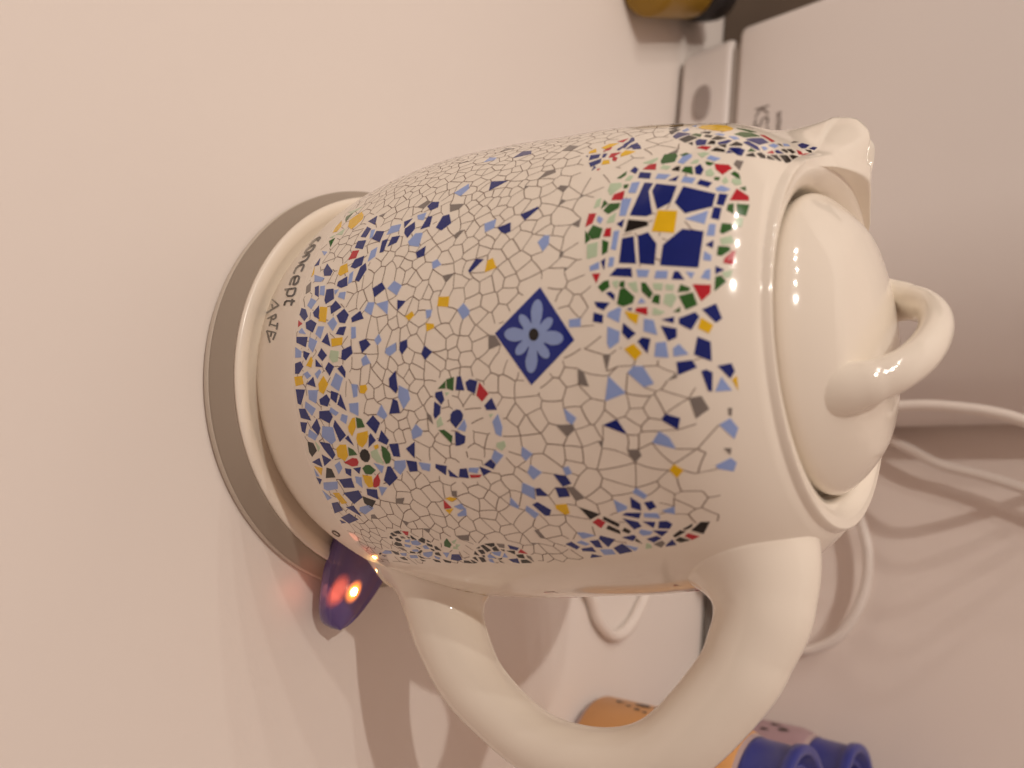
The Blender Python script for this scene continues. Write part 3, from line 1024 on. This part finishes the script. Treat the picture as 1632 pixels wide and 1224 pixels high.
# the large blue diamond with its flower
def zz(pts, ox, oy, sc): return np.array(pts, float)/sc+np.array([ox, oy])
dia = zz([(1228, 32), (1450, 375), (1172, 668), (935, 332)], 560, 450, 4.08)
M_DIA = mat('royal_blue_print', (.012, .026, .24), 0.12, 0.35); M_PET = mat('flower_blue_print', (.27, .37, .68), 0.12, 0.35, var=.06, vscale=700)
d_o = patch('diamond_tile', [dia], M_DIA, kettle); d_o['label'] = 'large dark blue diamond tile with a pale blue flower'
cen = np.array([1190., 345.])
ELL = [(1207, 195, 84, 38, -83), (1312, 362, 68, 47, 4), (1173, 510, 80, 39, 93), (1065, 340, 68, 46, 183), (1130, 258, 56, 30, 237), (1270, 275, 56, 30, -53), (1248, 445, 58, 33, 55), (1112, 425, 58, 32, 130), (1190, 345, 82, 82, 0)]
ang = np.linspace(0, 2*np.pi, 96, endpoint=False); fl = []
for a in ang:
    d = np.array([math.cos(a), math.sin(a)]); best = 0
    for s in np.linspace(0, 260, 260):
        p = cen+d*s
        for ex, ey, A, Bq, rot in ELL:
            c, sn = math.cos(R(rot)), math.sin(R(rot)); q = p-np.array([ex, ey]); u = (q[0]*c+q[1]*sn)/A; v = (-q[0]*sn+q[1]*c)/Bq
            if u*u+v*v <= 1: best = s; break
    fl.append(cen+d*best)
f_o = patch('flower', [zz(fl, 560, 450, 4.08)], M_PET, kettle, off=.00020, step=30); f_o.parent = d_o; f_o.matrix_parent_inverse = Matrix.Identity(4)
eye = [(1189+31*math.cos(a)*1.0, 340+40*math.sin(a)) for a in np.linspace(0, 2*np.pi, 24, endpoint=False)]
e_o = patch('flower_centre', [zz(eye, 560, 450, 4.08)], MT['K'], kettle, off=.00030, step=30); e_o.parent = d_o; e_o.matrix_parent_inverse = Matrix.Identity(4)

# crackle: irregular cells between the tiles; loose tiles fill cells, set tiles are surrounded by plain grout
S0 = .075
def to_sz(P): a, z, h, b = hit_wall(P); return np.stack([wrap(a+math.pi/2)*S0, z], 1)   # unrolled wall, s = 0 in front
seeds = []; kind = []; polys = []
cents = to_sz(np.array([t_[2].mean(0) for t_ in tiles])); allp = np.vstack([t_[2] for t_ in tiles]); asz = to_sz(allp); q0 = 0
tsz = []
for t_ in tiles: n = len(t_[2]); tsz.append(asz[q0:q0+n]); q0 += n
for i, t_ in enumerate(tiles): seeds.append(cents[i]); kind.append(2 if t_[1] else 1)
dsz = to_sz(dia); 
for p in list(dsz)+[dsz.mean(0)]+[(dsz[k]*f+dsz[(k+1) % 4]*(1-f)) for k in range(4) for f in (.33, .67)]: seeds.append(dsz.mean(0)+(p-dsz.mean(0))*.9); kind.append(3)
rng = np.random.default_rng(5)
def az_of(s): return math.degrees(s/S0)-90
A0, A1 = R(-27)*S0+math.pi/2*S0, R(-27)*S0
def spacing(s, z):
    az = az_of(s)
    d = .0043 + .0017*float(sstep(z, .11, .14))
    d -= .0013*float(sstep(az, -62, -45))*float(1-sstep(z, .10, .125))
    d -= .0006*float(sstep(-az, 118, 140))
    return d
Zlo, Zhi = .0447, .1690
S_hi = (R(-24)+math.pi/2)*S0
S_lo = S_hi-2*math.pi*S0*(342/360)
W = 2*math.pi*S0
arr = np.array(seeds); arr = list(arr)
tries = 0
P_ = np.array(arr); 
for _ in range(30000):
    s = rng.uniform(S_lo-.004, S_hi+.004); z = rng.uniform(Zlo-.004, Zhi+.004); d = spacing(s, z)*rng.uniform(.62, 1.42)
    dx = np.abs(P_[:, 0]-s); dx = np.minimum(dx, W-dx)
    dd = np.hypot(dx, P_[:, 1]-z)
    if np.where(np.arange(len(dd)) < len(tiles)+13, dd/.50, dd).min() > d*.80:
        i = int(dd.argmin())
        if i < len(tiles) and inside((s, z), tsz[i]): continue
        P_ = np.vstack([P_, [s, z]]); kind.append(0)
kind = np.array(kind)
# back of the kettle: some cells there carry colour as well
ext = np.vstack([P_, P_[P_[:, 0] < S_lo+.03]+[W, 0], P_[P_[:, 0] > S_hi-.03]-[W, 0]]); ek = np.concatenate([kind, kind[P_[:, 0] < S_lo+.03], kind[P_[:, 0] > S_hi-.03]])
edges = {}; vcell = {}
def clip(poly, m, n):
    out = []
    for i in range(len(poly)):
        (a, ta), (b, tb) = poly[i], poly[(i+1) % len(poly)]
        da, db = (a-m)@n, (b-m)@n
        if da <= 0: out.append((a, ta))
        if (da < 0 < db) or (db < 0 < da): out.append((a+(b-a)*(da/(da-db)), 'x' if da <= 0 else ta))
    return out
segs = []; back = []
n0 = len(P_)
for i in range(n0):
    c = P_[i]; dd = np.hypot(ext[:, 0]-c[0], ext[:, 1]-c[1]); nb = np.argsort(dd)[1:26]
    poly = [(c+np.array(v), -1) for v in ((-.03, -.03), (.03, -.03), (.03, .03), (-.03, .03))]
    for j in nb:
        m = (c+ext[j])/2; n = (ext[j]-c); n = n/np.linalg.norm(n)
        new = []; 
        for q in range(len(poly)):
            (a, ta), (b, tb) = poly[q], poly[(q+1) % len(poly)]; da, db = (a-m)@n, (b-m)@n
            if da <= 0: new.append((a, ta))
            if da <= 0 < db: new.append((a+(b-a)*(da/(da-db)), int(j)))
            elif db <= 0 < da: new.append((a+(b-a)*(da/(da-db)), ta))
        poly = new
        if len(poly) < 3: break
    az = az_of(c[0])
    if kind[i] == 0 and (az < -205 or az > -20) and len(poly) > 2 and rng.uniform() < .30:
        Q = np.array([p for p, t in poly]); back.append((rng.choice(list('BBLLYEGR')), c+(Q-c)*.86)); continue
    for q in range(len(poly)):
        a, j = poly[q]; b = poly[(q+1) % len(poly)][0]
        if j < 0: continue
        if j < n0 and j < i: continue
        segs.append((a, b, i, j))
vert = {}
def vkey(p): return (round(p[0]*2e5), round(p[1]*2e5))
for a, b, i, j in segs:
    for p in (a, b): vert.setdefault(vkey(p), set()).update((i, j))
def snap(p):                                             # crackle lines run up to the corners of a loose tile
    k0 = vkey(p); ks = set()
    for dx in (-1, 0, 1):
        for dy in (-1, 0, 1): ks |= vert.get((k0[0]+dx, k0[1]+dy), set())
    best = None
    for k in ks:
        if ek[k] == 2 and k < len(tsz):
            d = np.hypot(*(tsz[k]-p).T); q = int(d.argmin())
            if best is None or d[q] < best[0]: best = (d[q], tsz[k][q])
    return best[1] if best is not None and best[0] < .008 else p
def z_top(s): return .1655+.0022*math.sin(s*310)+.0016*math.sin(s*811+1)
BD = to_sz(np.array([(600, 893), (690, 896), (770, 897), (850, 896), (900, 893), (990, 886), (1080, 874), (1120, 858), (1150, 832), (1168, 800), (1182, 750)])); o_ = np.argsort(BD[:, 1]); BD = BD[o_]
lines = []
for a, b, i, j in segs:
    ki, kj = ek[i], ek[j]
    if ki in (1, 3) or kj in (1, 3) or (ki == 2) != (kj == 2): continue
    a = snap(a); b = snap(b)
    if np.hypot(*(a-b)) < 2e-4: continue
    m = (a+b)/2
    if m[0] > np.interp(m[1], BD[:, 1], BD[:, 0]): continue
    if not (S_lo < m[0] < S_hi and Zlo < min(a[1], b[1]) and m[1] < z_top(m[0])): continue
    lines.append((a, b))
def ribbon_sz(lines, w, off):
    A = []; F = []
    for a, b in lines:
        L = np.hypot(*(b-a)); k = max(2, int(L/.0012)); n = np.array([-(b-a)[1], (b-a)[0]])/L
        bow = rng.normal(0, .03)*L; o_ = len(A); ww = w*rng.uniform(.8, 1.25)
        for q in range(k+1):
            t = q/k; p = a+(b-a)*t+n*bow*4*t*(1-t)
            A += [p-n*ww/2, p+n*ww/2]
        for q in range(k): F.append((o_+2*q, o_+2*q+2, o_+2*q+3, o_+2*q+1))
    A = np.array(A); return on_wall(A[:, 0]/S0-math.pi/2, A[:, 1], off), F
M_LINE = mat('brown_grey_print', (.22, .155, .12), 0.2, 0.35)
V, F = ribbon_sz(lines, .00023, .00005)
o = kpart(link_mesh('crackle_lines', V, F, M_LINE)); o['kind'] = 'stuff'
V = []; F = []; MI = []
for c, Q in back:
    o_ = len(V); n = len(Q); ctr = Q.mean(0); k2 = [Q[i]*(1-f)+Q[(i+1) % n]*f for i in range(n) for f in (0, .5)]
    A = np.array(k2+[ctr]); V += list(on_wall(A[:, 0]/S0-math.pi/2, np.clip(A[:, 1], .045, .167), .0001)); m_ = len(k2)
    F += [(o_+i, o_+(i+1) % m_, o_+m_) for i in range(m_)]; MI += [CK.index(c)]*m_
o = kpart(link_mesh('rear_mosaic_tiles', V, F, [MT[k] for k in CK])); o.data.polygons.foreach_set('material_index', MI); o['kind'] = 'stuff'

# lettering
def stroke_px(lines, w):                                # polylines in photo pixels -> quads
    polys = []; 
    for pl in lines:
        P = [np.array(p, float) for p in pl]; L_ = []; Rr = []
        for i, p in enumerate(P):
            t = P[min(i+1, len(P)-1)]-P[max(i-1, 0)]; t /= np.linalg.norm(t); n = np.array([-t[1], t[0]])*w/2
            L_.append(p+n); Rr.append(p-n)
        if np.linalg.norm(P[0]-P[-1]) < 1e-6:
            t = P[1]-P[-2]; t /= np.linalg.norm(t); n = np.array([-t[1], t[0]])*w/2; L_[0] = L_[-1] = P[0]+n; Rr[0] = Rr[-1] = P[0]-n
        polys.append((L_, Rr))
    return polys
def letters(name, lines, w, m, off=.00012):
    A = []; F = []
    for L_, Rr in stroke_px(lines, w):
        o_ = len(A)
        for a, b in zip(L_, Rr): A += [a, b]
        F += [(o_+2*q, o_+2*q+2, o_+2*q+3, o_+2*q+1) for q in range(len(L_)-1)]
    a, z, h, b = hit_wall(np.array(A)); return kpart(link_mesh(name, on_wall(a, z, off), F, m))
GL = {'c': [[(.88, .98), (.25, 1), (.06, .8), (.06, .2), (.25, 0), (.88, .02)]],
      'o': [[(.25, 0), (.06, .2), (.06, .8), (.25, 1), (.72, 1), (.9, .8), (.9, .2), (.72, 0), (.25, 0)]],
      'n': [[(.08, 0), (.08, 1)], [(.08, .82), (.3, 1), (.7, 1), (.88, .8), (.88, 0)]],
      'e': [[(.88, .02), (.25, 0), (.06, .2), (.06, .8), (.25, 1), (.72, 1), (.9, .8), (.9, .5), (.1, .46)]],
      'p': [[(.1, -.45), (.1, 1)], [(.1, 1), (.7, 1), (.9, .8), (.9, .2), (.7, 0), (.1, 0)]],
      't': [[(.25, 1.35), (.25, .25), (.42, .02), (.85, .0)], [(.0, .95), (.75, .95)]]}
BL = [(610, 143), (562, 210), (508, 292), (455, 385), (405, 490), (368, 602), (340, 705), (322, 800)]
TL = [(690, 95), (642, 165), (585, 262), (532, 355), (482, 470), (445, 590), (412, 705), (388, 812)]
def smooth(P_q, k=6):
    out = []
    for i in range(len(P_q)-1):
        k_ = max(1, int(np.linalg.norm(np.array(P_q[i+1])-np.array(P_q[i]))/1.2)); out += [tuple(np.array(P_q[i])+(np.array(P_q[i+1])-np.array(P_q[i]))*j/k_) for j in range(k_)]
    return out+[tuple(P_q[-1])]
for k, ch in enumerate('concept'):
    st = []
    b0, b1, t0, t1 = (zz([q], 400, 360, 6.117)[0] for q in (BL[k], BL[k+1], TL[k], TL[k+1]))
    for pl in GL[ch]:
        st.append(smooth([(b0+(b1-b0)*(.07+.82*x))*(1-y)+(t0+(t1-t0)*(.07+.82*x))*y for x, y in pl]))
    letters('letter', st, 2.9, M_BLACK)
ART = [[[(152, 850), (272, 775), (205, 715)], [(205, 762), (216, 815)]],
       [[(162, 905), (246, 862)], [(246, 862), (243, 893), (222, 912), (200, 902), (192, 882)], [(200, 905), (180, 978)]],
       [[(262, 945), (250, 1012)], [(256, 978), (196, 962)]],
       [[(155, 1022), (243, 1042)], [(243, 1042), (216, 1112)], [(200, 1034), (193, 1082)], [(155, 1022), (186, 1140)]]]
for g in ART: letters('letter', [smooth([tuple(q) for q in zz(pl, 400, 360, 6.117)]) for pl in g], 2.5, M_BLACK)
letters('off_mark', [smooth([tuple(q) for q in zz([(865, 768), (930, 778)], 360, 720, 6.12)])], 2.4, M_BLACK)
letters('on_mark', [smooth([tuple(q) for q in zz([(1075+38*math.cos(a)*.9+12*math.sin(a), 797+22*math.sin(a)+14*math.cos(a)) for a in np.linspace(0, 2*np.pi, 17)], 360, 720, 6.12)])], 1.9, M_BLACK)
# ================================================================ things around the kettle
M_APP = mat('white_appliance_plastic', (0.77, 0.725, 0.70), 0.32, 0.5, bump=0.02, bscale=700, var=0.015, vscale=4)
M_GRV = mat('grey_groove_plastic', (0.38, 0.34, 0.31), 0.45)
M_BTN = mat('grey_button_plastic', (0.36, 0.31, 0.29), 0.35)
M_INK = mat('grey_brown_ink', (0.20, 0.165, 0.15), 0.4)
app = thing('kitchen_appliance', 'big white box-shaped appliance with a grey oval button, behind the kettle', 'appliance', tuple(wf(-.185, .268, 0)))
def apart(o): o.parent = app; o.matrix_parent_inverse = Matrix.Translation(-Vector(app.location)); return o
AX0, AX1, AF, AB = -.3235, -.0560, .2165, .3150
GZ = .0445
def slab(name, z0, z1, inset, fil, m):                    # rounded plan: tight left corner, wide soft right corner
    x0, x1, y0, y1 = AX0+inset-(.006 if name == 'housing' else 0), AX1-inset, AF+inset, AB-inset
    pl = []
    def arc(cx, cy, rx, ry, a0, a1, n):
        for i in range(n+1): a = R(a0+(a1-a0)*i/n); pl.append((cx+rx*math.cos(a), cy+ry*math.sin(a)))
    arc(x0+.016, y0+.016, .016, .016, 180, 270, 10); arc(x1-.105, y0+.084, .105, .084, 270, 360, 28); arc(x1-.012, y1-.012, .012, .012, 0, 90, 6); arc(x0+.012, y1-.012, .012, .012, 90, 180, 6)
    P = np.array(pl); c = P.mean(0); n = len(P)
    T = np.roll(P, -1, 0)-np.roll(P, 1, 0); T /= np.linalg.norm(T, axis=1)[:, None]; N = np.stack([T[:, 1], -T[:, 0]], 1)
    V = []; F = []; rings = [(fil*(1-math.cos(a)), 0, fil*(1-math.sin(a))) for a in ()]
    prof_ = [(fil*(1-math.sin(a)), z0+fil*(1-math.cos(a))) for a in np.linspace(0, math.pi/2, 6)]+[(fil*(1-math.cos(a)), z1-fil*(1-math.sin(a))) for a in np.linspace(0, math.pi/2, 6)]
    for ins, z in prof_:
        for p_, q in zip(P, N): w = p_-q*ins; V.append(wf(w[0], w[1], z))
    for k in range(len(prof_)-1): F += [(k*n+i, k*n+(i+1) % n, (k+1)*n+(i+1) % n, (k+1)*n+i) for i in range(n)]
    F.append(tuple(range(n))[::-1]); F.append(tuple((len(prof_)-1)*n+i for i in range(n)))
    o = apart(link_mesh(name, V, F, m)); sharpen(o, 50); return o
slab('lower_panel', .0035, GZ-.0022, 0, .005, M_APP)
slab('housing', GZ+.0022, .31, 0, .004, M_APP)
slab('groove', GZ-.008, GZ+.008, .0024, .001, M_GRV)
for fx in (AX0+.03, AX1-.03):
    for fy in (AF+.022, AB-.02):
        p_ = wf(fx, fy, 0); apart(lathe('foot', [(.007, .0002), (.008, .001), (.008, .004)], M_GRV, n=20, cx=p_[0], cy=p_[1]))
bc = on_plane((1119, 164), E2, AF); ba = bc@E1
V = []; F = []; n = 40
for k, (sc, dp) in enumerate(((1.0, .0012), (1.0, -.0010), (.93, -.0016), (.0, -.0014))):
    for i in range(n):
        a = 2*math.pi*i/n; ca, sa_ = math.cos(a), math.sin(a)
        xx = math.copysign(abs(ca)**.75, ca)*.0138*sc; zz_ = math.copysign(abs(sa_)**.75, sa_)*.0062*sc
        V.append(wf(ba+xx, AF+dp, bc[2]+zz_))
for k in range(3): F += [(k*n+i, k*n+(i+1) % n, (k+1)*n+(i+1) % n, (k+1)*n+i) for i in range(n)]
o = apart(link_mesh('button', V, F, M_BTN)); sharpen(o, 45); o['label'] = 'grey oval push button'
def box_stroke(name, lines, x0, z0, hgt, wid, w):
    V = []; F = []
    for pl in lines:
        P = [np.array([x0+x*wid, z0+y*hgt]) for x, y in pl]
        for a, b in zip(P[:-1], P[1:]):
            d = (b-a)/max(1e-9, np.linalg.norm(b-a)); q = np.array([-d[1], d[0]])*w/2; o_ = len(V)
            for p_ in (a-q-d*w*.3, b-q+d*w*.3, b+q+d*w*.3, a+q-d*w*.3): V.append(wf(p_[0], AF-.0003, p_[1]))
            F.append((o_, o_+1, o_+2, o_+3))
    return apart(link_mesh(name, V, F, M_INK, smooth=False))
LT = {'N': [[(0, 0), (0, 1), (1, 0), (1, 1)]], 'S': [[(1, .9), (.7, 1), (.2, 1), (0, .8), (.2, .55), (.8, .45), (1, .2), (.8, 0), (.2, 0), (0, .1)]], 'T': [[(0, 1), (1, 1)], [(.5, 1), (.5, 0)]],
      'K': [[(0, 0), (0, 1)], [(1, 1), (0, .45), (1, 0)]]}
q0 = on_plane((1204, 175), E2, AF); q1 = on_plane((1224, 177), E2, AF)
lh = abs(q1[2]-q0[2]); bx = q0@E1; bz = q0[2]+.0003
for i, ch in enumerate('KST'): box_stroke('letter', LT[ch], bx+i*lh*.95, bz, lh, lh*.68, .0013)
q2 = on_plane((1242, 179), E2, AF); sx = q2@E1
for i in range(11): box_stroke('small_letter', [LT['N'][0] if i % 3 == 0 else [(0, 0), (.4, 1), (.9, 0)] if i % 3 == 1 else [(0, 0), (0, 1), (.8, 1), (.8, 0)]], sx+i*.0029, q2[2]-.0016, .0030, .0019, .0006)

# squat bottles with blue screw caps, right of the handle
M_CAP = mat('blue_cap_plastic', (0.035, 0.045, 0.27), 0.32, 0.5, bump=.03, bscale=900)
M_ORG = mat('orange_label', (0.70, 0.36, 0.13), 0.35, 0.4, var=.12, vscale=45)
M_PUR = mat('purple_label', (0.40, 0.27, 0.30), 0.35, 0.4, var=.10, vscale=45)
M_BOT = mat('milky_bottle_plastic', (0.50, 0.38, 0.38), 0.25, 0.5)
M_MARK = mat('dark_label_print', (0.045, 0.03, 0.03), 0.4)
def cap_prof(rc, z0, z1):
    return [(rc-.001, z0), (rc+.0005, z0+.001), (rc, z0+.003), (rc-.0005, z1-.006), (rc+.0012, z1-.005), (rc+.0015, z1-.0015), (rc+.0008, z1), (rc-.0022, z1), (rc-.0034, z1-.001), (rc-.0038, z1-.008), (rc-.0070, z1-.0082), (rc-.0074, z1-.0035), (rc-.0090, z1-.0030), (rc-.0098, z1-.0045), (rc-.0102, z1-.011), (.0006, z1-.011)]
def bottle(name, label, x, y, br, z_sh, ml, rc, ct, marks):
    t = thing(name, label, 'bottle', (x, y, 0), 'squat bottles with blue screw caps')
    lathe('bottle_body', [(br-.010, .0004), (br-.004, .0006), (br-.0012, .0035), (br-.0006, .008), (br-.0006, z_sh), (br-.002, z_sh+.006), (br-.006, z_sh+.011), (rc-.003, z_sh+.015), (rc-.003, ct-.018)], M_BOT, t, n=72)
    lathe('label_band', [(br-.0004, .0055), (br+.0002, .006), (br+.0002, z_sh-.0005), (br-.0018, z_sh+.0055), (br-.0030, z_sh+.0072)], ml, t, n=96, close=False)
    lathe('screw_cap', cap_prof(rc, ct-.024, ct), M_CAP, t, n=96)
    for az, z, w, h in marks:
        V = []; F = []; n = 14; a0 = R(az)
        V.append(((br+.0005)*math.cos(a0), (br+.0005)*math.sin(a0), z))
        for i in range(n):
            a = 2*math.pi*i/n; s = 1+.18*math.sin(3*a+az); aa = a0+w*math.cos(a)*s/br
            V.append(((br+.0005)*math.cos(aa), (br+.0005)*math.sin(aa), z+h*math.sin(a)*s))
        F = [(0, 1+i, 1+(i+1) % n) for i in range(n)]
        link_mesh('label_mark', V, F, M_MARK, t)
    return t
bottle('blue_capped_bottle', 'squat bottle with an orange label and blue cap, nearest the kettle handle', .2105, .1240, .0325, .083, M_ORG, .0292, .1140,
       [(172, .018, .0012, .0022), (168, .031, .0024, .0042), (168, .042, .0026, .0044), (170, .055, .0030, .0048), (177, .025, .0008, .0016), (180, .031, .0009, .0018), (182, .036, .0007, .0014), (181, .041, .0010, .0016), (184, .046, .0008, .0012), (171, .066, .0016, .0030), (180, .060, .0010, .0020)])
bottle('blue_capped_bottle', 'squat bottle with a purple label and blue cap, standing behind the orange one', .2455, .2050, .0325, .083, M_PUR, .0292, .1140,
       [(172, .070, .0016, .0030), (180, .076, .0020, .0030), (186, .066, .0012, .0024), (176, .058, .0018, .0030)])

# bottle with a black cap, cut by the top edge of the picture
M_YEL = mat('yellow_bottle_label', (0.30, 0.17, 0.012), 0.35, 0.4, var=.2, vscale=30); M_DK = mat('charcoal_cap', (0.030, 0.027, 0.028), 0.35, 0.4, bump=.05, bscale=500)
p0 = np.array([-.2400, .236, .0192]); p2 = np.array([-.2735, .352, .0192]); ax = p2-p0; LB = float(np.linalg.norm(ax)); ax /= LB   # lies on its side, cap towards the wall
t = thing('yellow_bottle', 'dark yellow bottle with a charcoal cap, lying beside the white appliance', 'bottle', (0, 0, 0))
MB = Matrix.Translation(Vector(p0)) @ Vector((0, 0, 1)).rotation_difference(Vector(ax)).to_matrix().to_4x4()
lb = LB-.040
for o in (lathe('bottle_body', [(.0004, .0), (.0150, .0002), (.0180, .0012), (.0188, .0045), (.0188, lb-.020), (.0182, lb-.012), (.0150, lb-.005), (.0120, lb), (.0120, lb+.004)], M_YEL, None, n=64),
          lathe('bottle_cap', [(.0118, lb+.0005), (.0192, lb+.0008), (.0203, lb+.0025), (.0205, lb+.020), (.0198, lb+.030), (.0172, lb+.0365), (.0120, lb+.0395), (.0004, lb+.0400)], M_DK, None, n=64)):
    o.data.transform(MB); o.parent = t

# brown board in front of the wall, filling the dark area left of the appliance
M_BRN = mat('dark_brown', (.105, .075, .052), .45, .4, var=.25, vscale=18, bump=.1, bscale=120)
bd = box('brown_panel', (-.62, .286, .0006), (-.329, .306, .34), M_BRN, bevel=.002, M=WF); bd['label'] = 'dark brown board standing against the wall beside the appliance'; bd['category'] = 'panel'

# white power cords
M_CORD = mat('white_cord_rubber', (0.82, 0.76, 0.71), 0.42, 0.4, bump=.05, bscale=500)
def along(pts, n=10): return catmull(pts, n)
def pw(px, d): return on_plane(px, E2, d)
def cord(name, label, pts, r): 
    o = sweep(name, along(pts), r, M_CORD, n=14); o['label'] = label; o['category'] = 'cord'; return o
cord('hanging_cable', 'upper white cord running past the lid to the edge of the appliance',
     [wf(-.047, .3190, .275), wf(-.038, .290, .252), pw((1760, 715), .25), pw((1632, 671), .25), pw((1585, 658), .25), pw((1540, 651), .25), pw((1480, 646), .25), pw((1425, 648), .25), pw((1360, 655), .25), pw((1290, 668), .25), wf(-.042, .252, .030), wf(-.030, .256, .0034), wf(.02, .262, .0034)], .0031)
cord('hanging_cable', 'lower white cord, sagging from the wall into a hanging loop behind the handle',
     [wf(.040, .3215, .262), pw((1760, 830), .308), pw((1632, 779), .308), pw((1562, 757), .308), pw((1500, 741), .308), pw((1450, 716), .308), pw((1405, 694), .308), pw((1370, 690), .309), pw((1345, 715), .311), pw((1345, 765), .312), pw((1368, 820), .312), pw((1383, 880), .312), pw((1377, 945), .312), pw((1345, 1005), .312), pw((1305, 1032), .312), pw((1265, 1037), .312), pw((1215, 1025), .312), pw((1165, 990), .312), pw((1140, 940), .308), wf(.05, .300, .006), wf(.02, .292, .0034)], .0031)
def pt(px, z=.0034): return on_plane(px, EZ, z)
cord('looped_cable', 'thick white kettle cord looped on the counter behind the kettle',
     [(.02, .0785, .0034), pt((860, 880)), pt((905, 895)), pt((940, 948)), pt((955, 990)), pt((978, 1013)), pt((1002, 1000)), pt((1026, 955)), pt((1045, 905)), pt((1050, 850)), (.03, .215, .0034), (-.03, .205, .0034), (-.09, .20, .0034)], .0034)
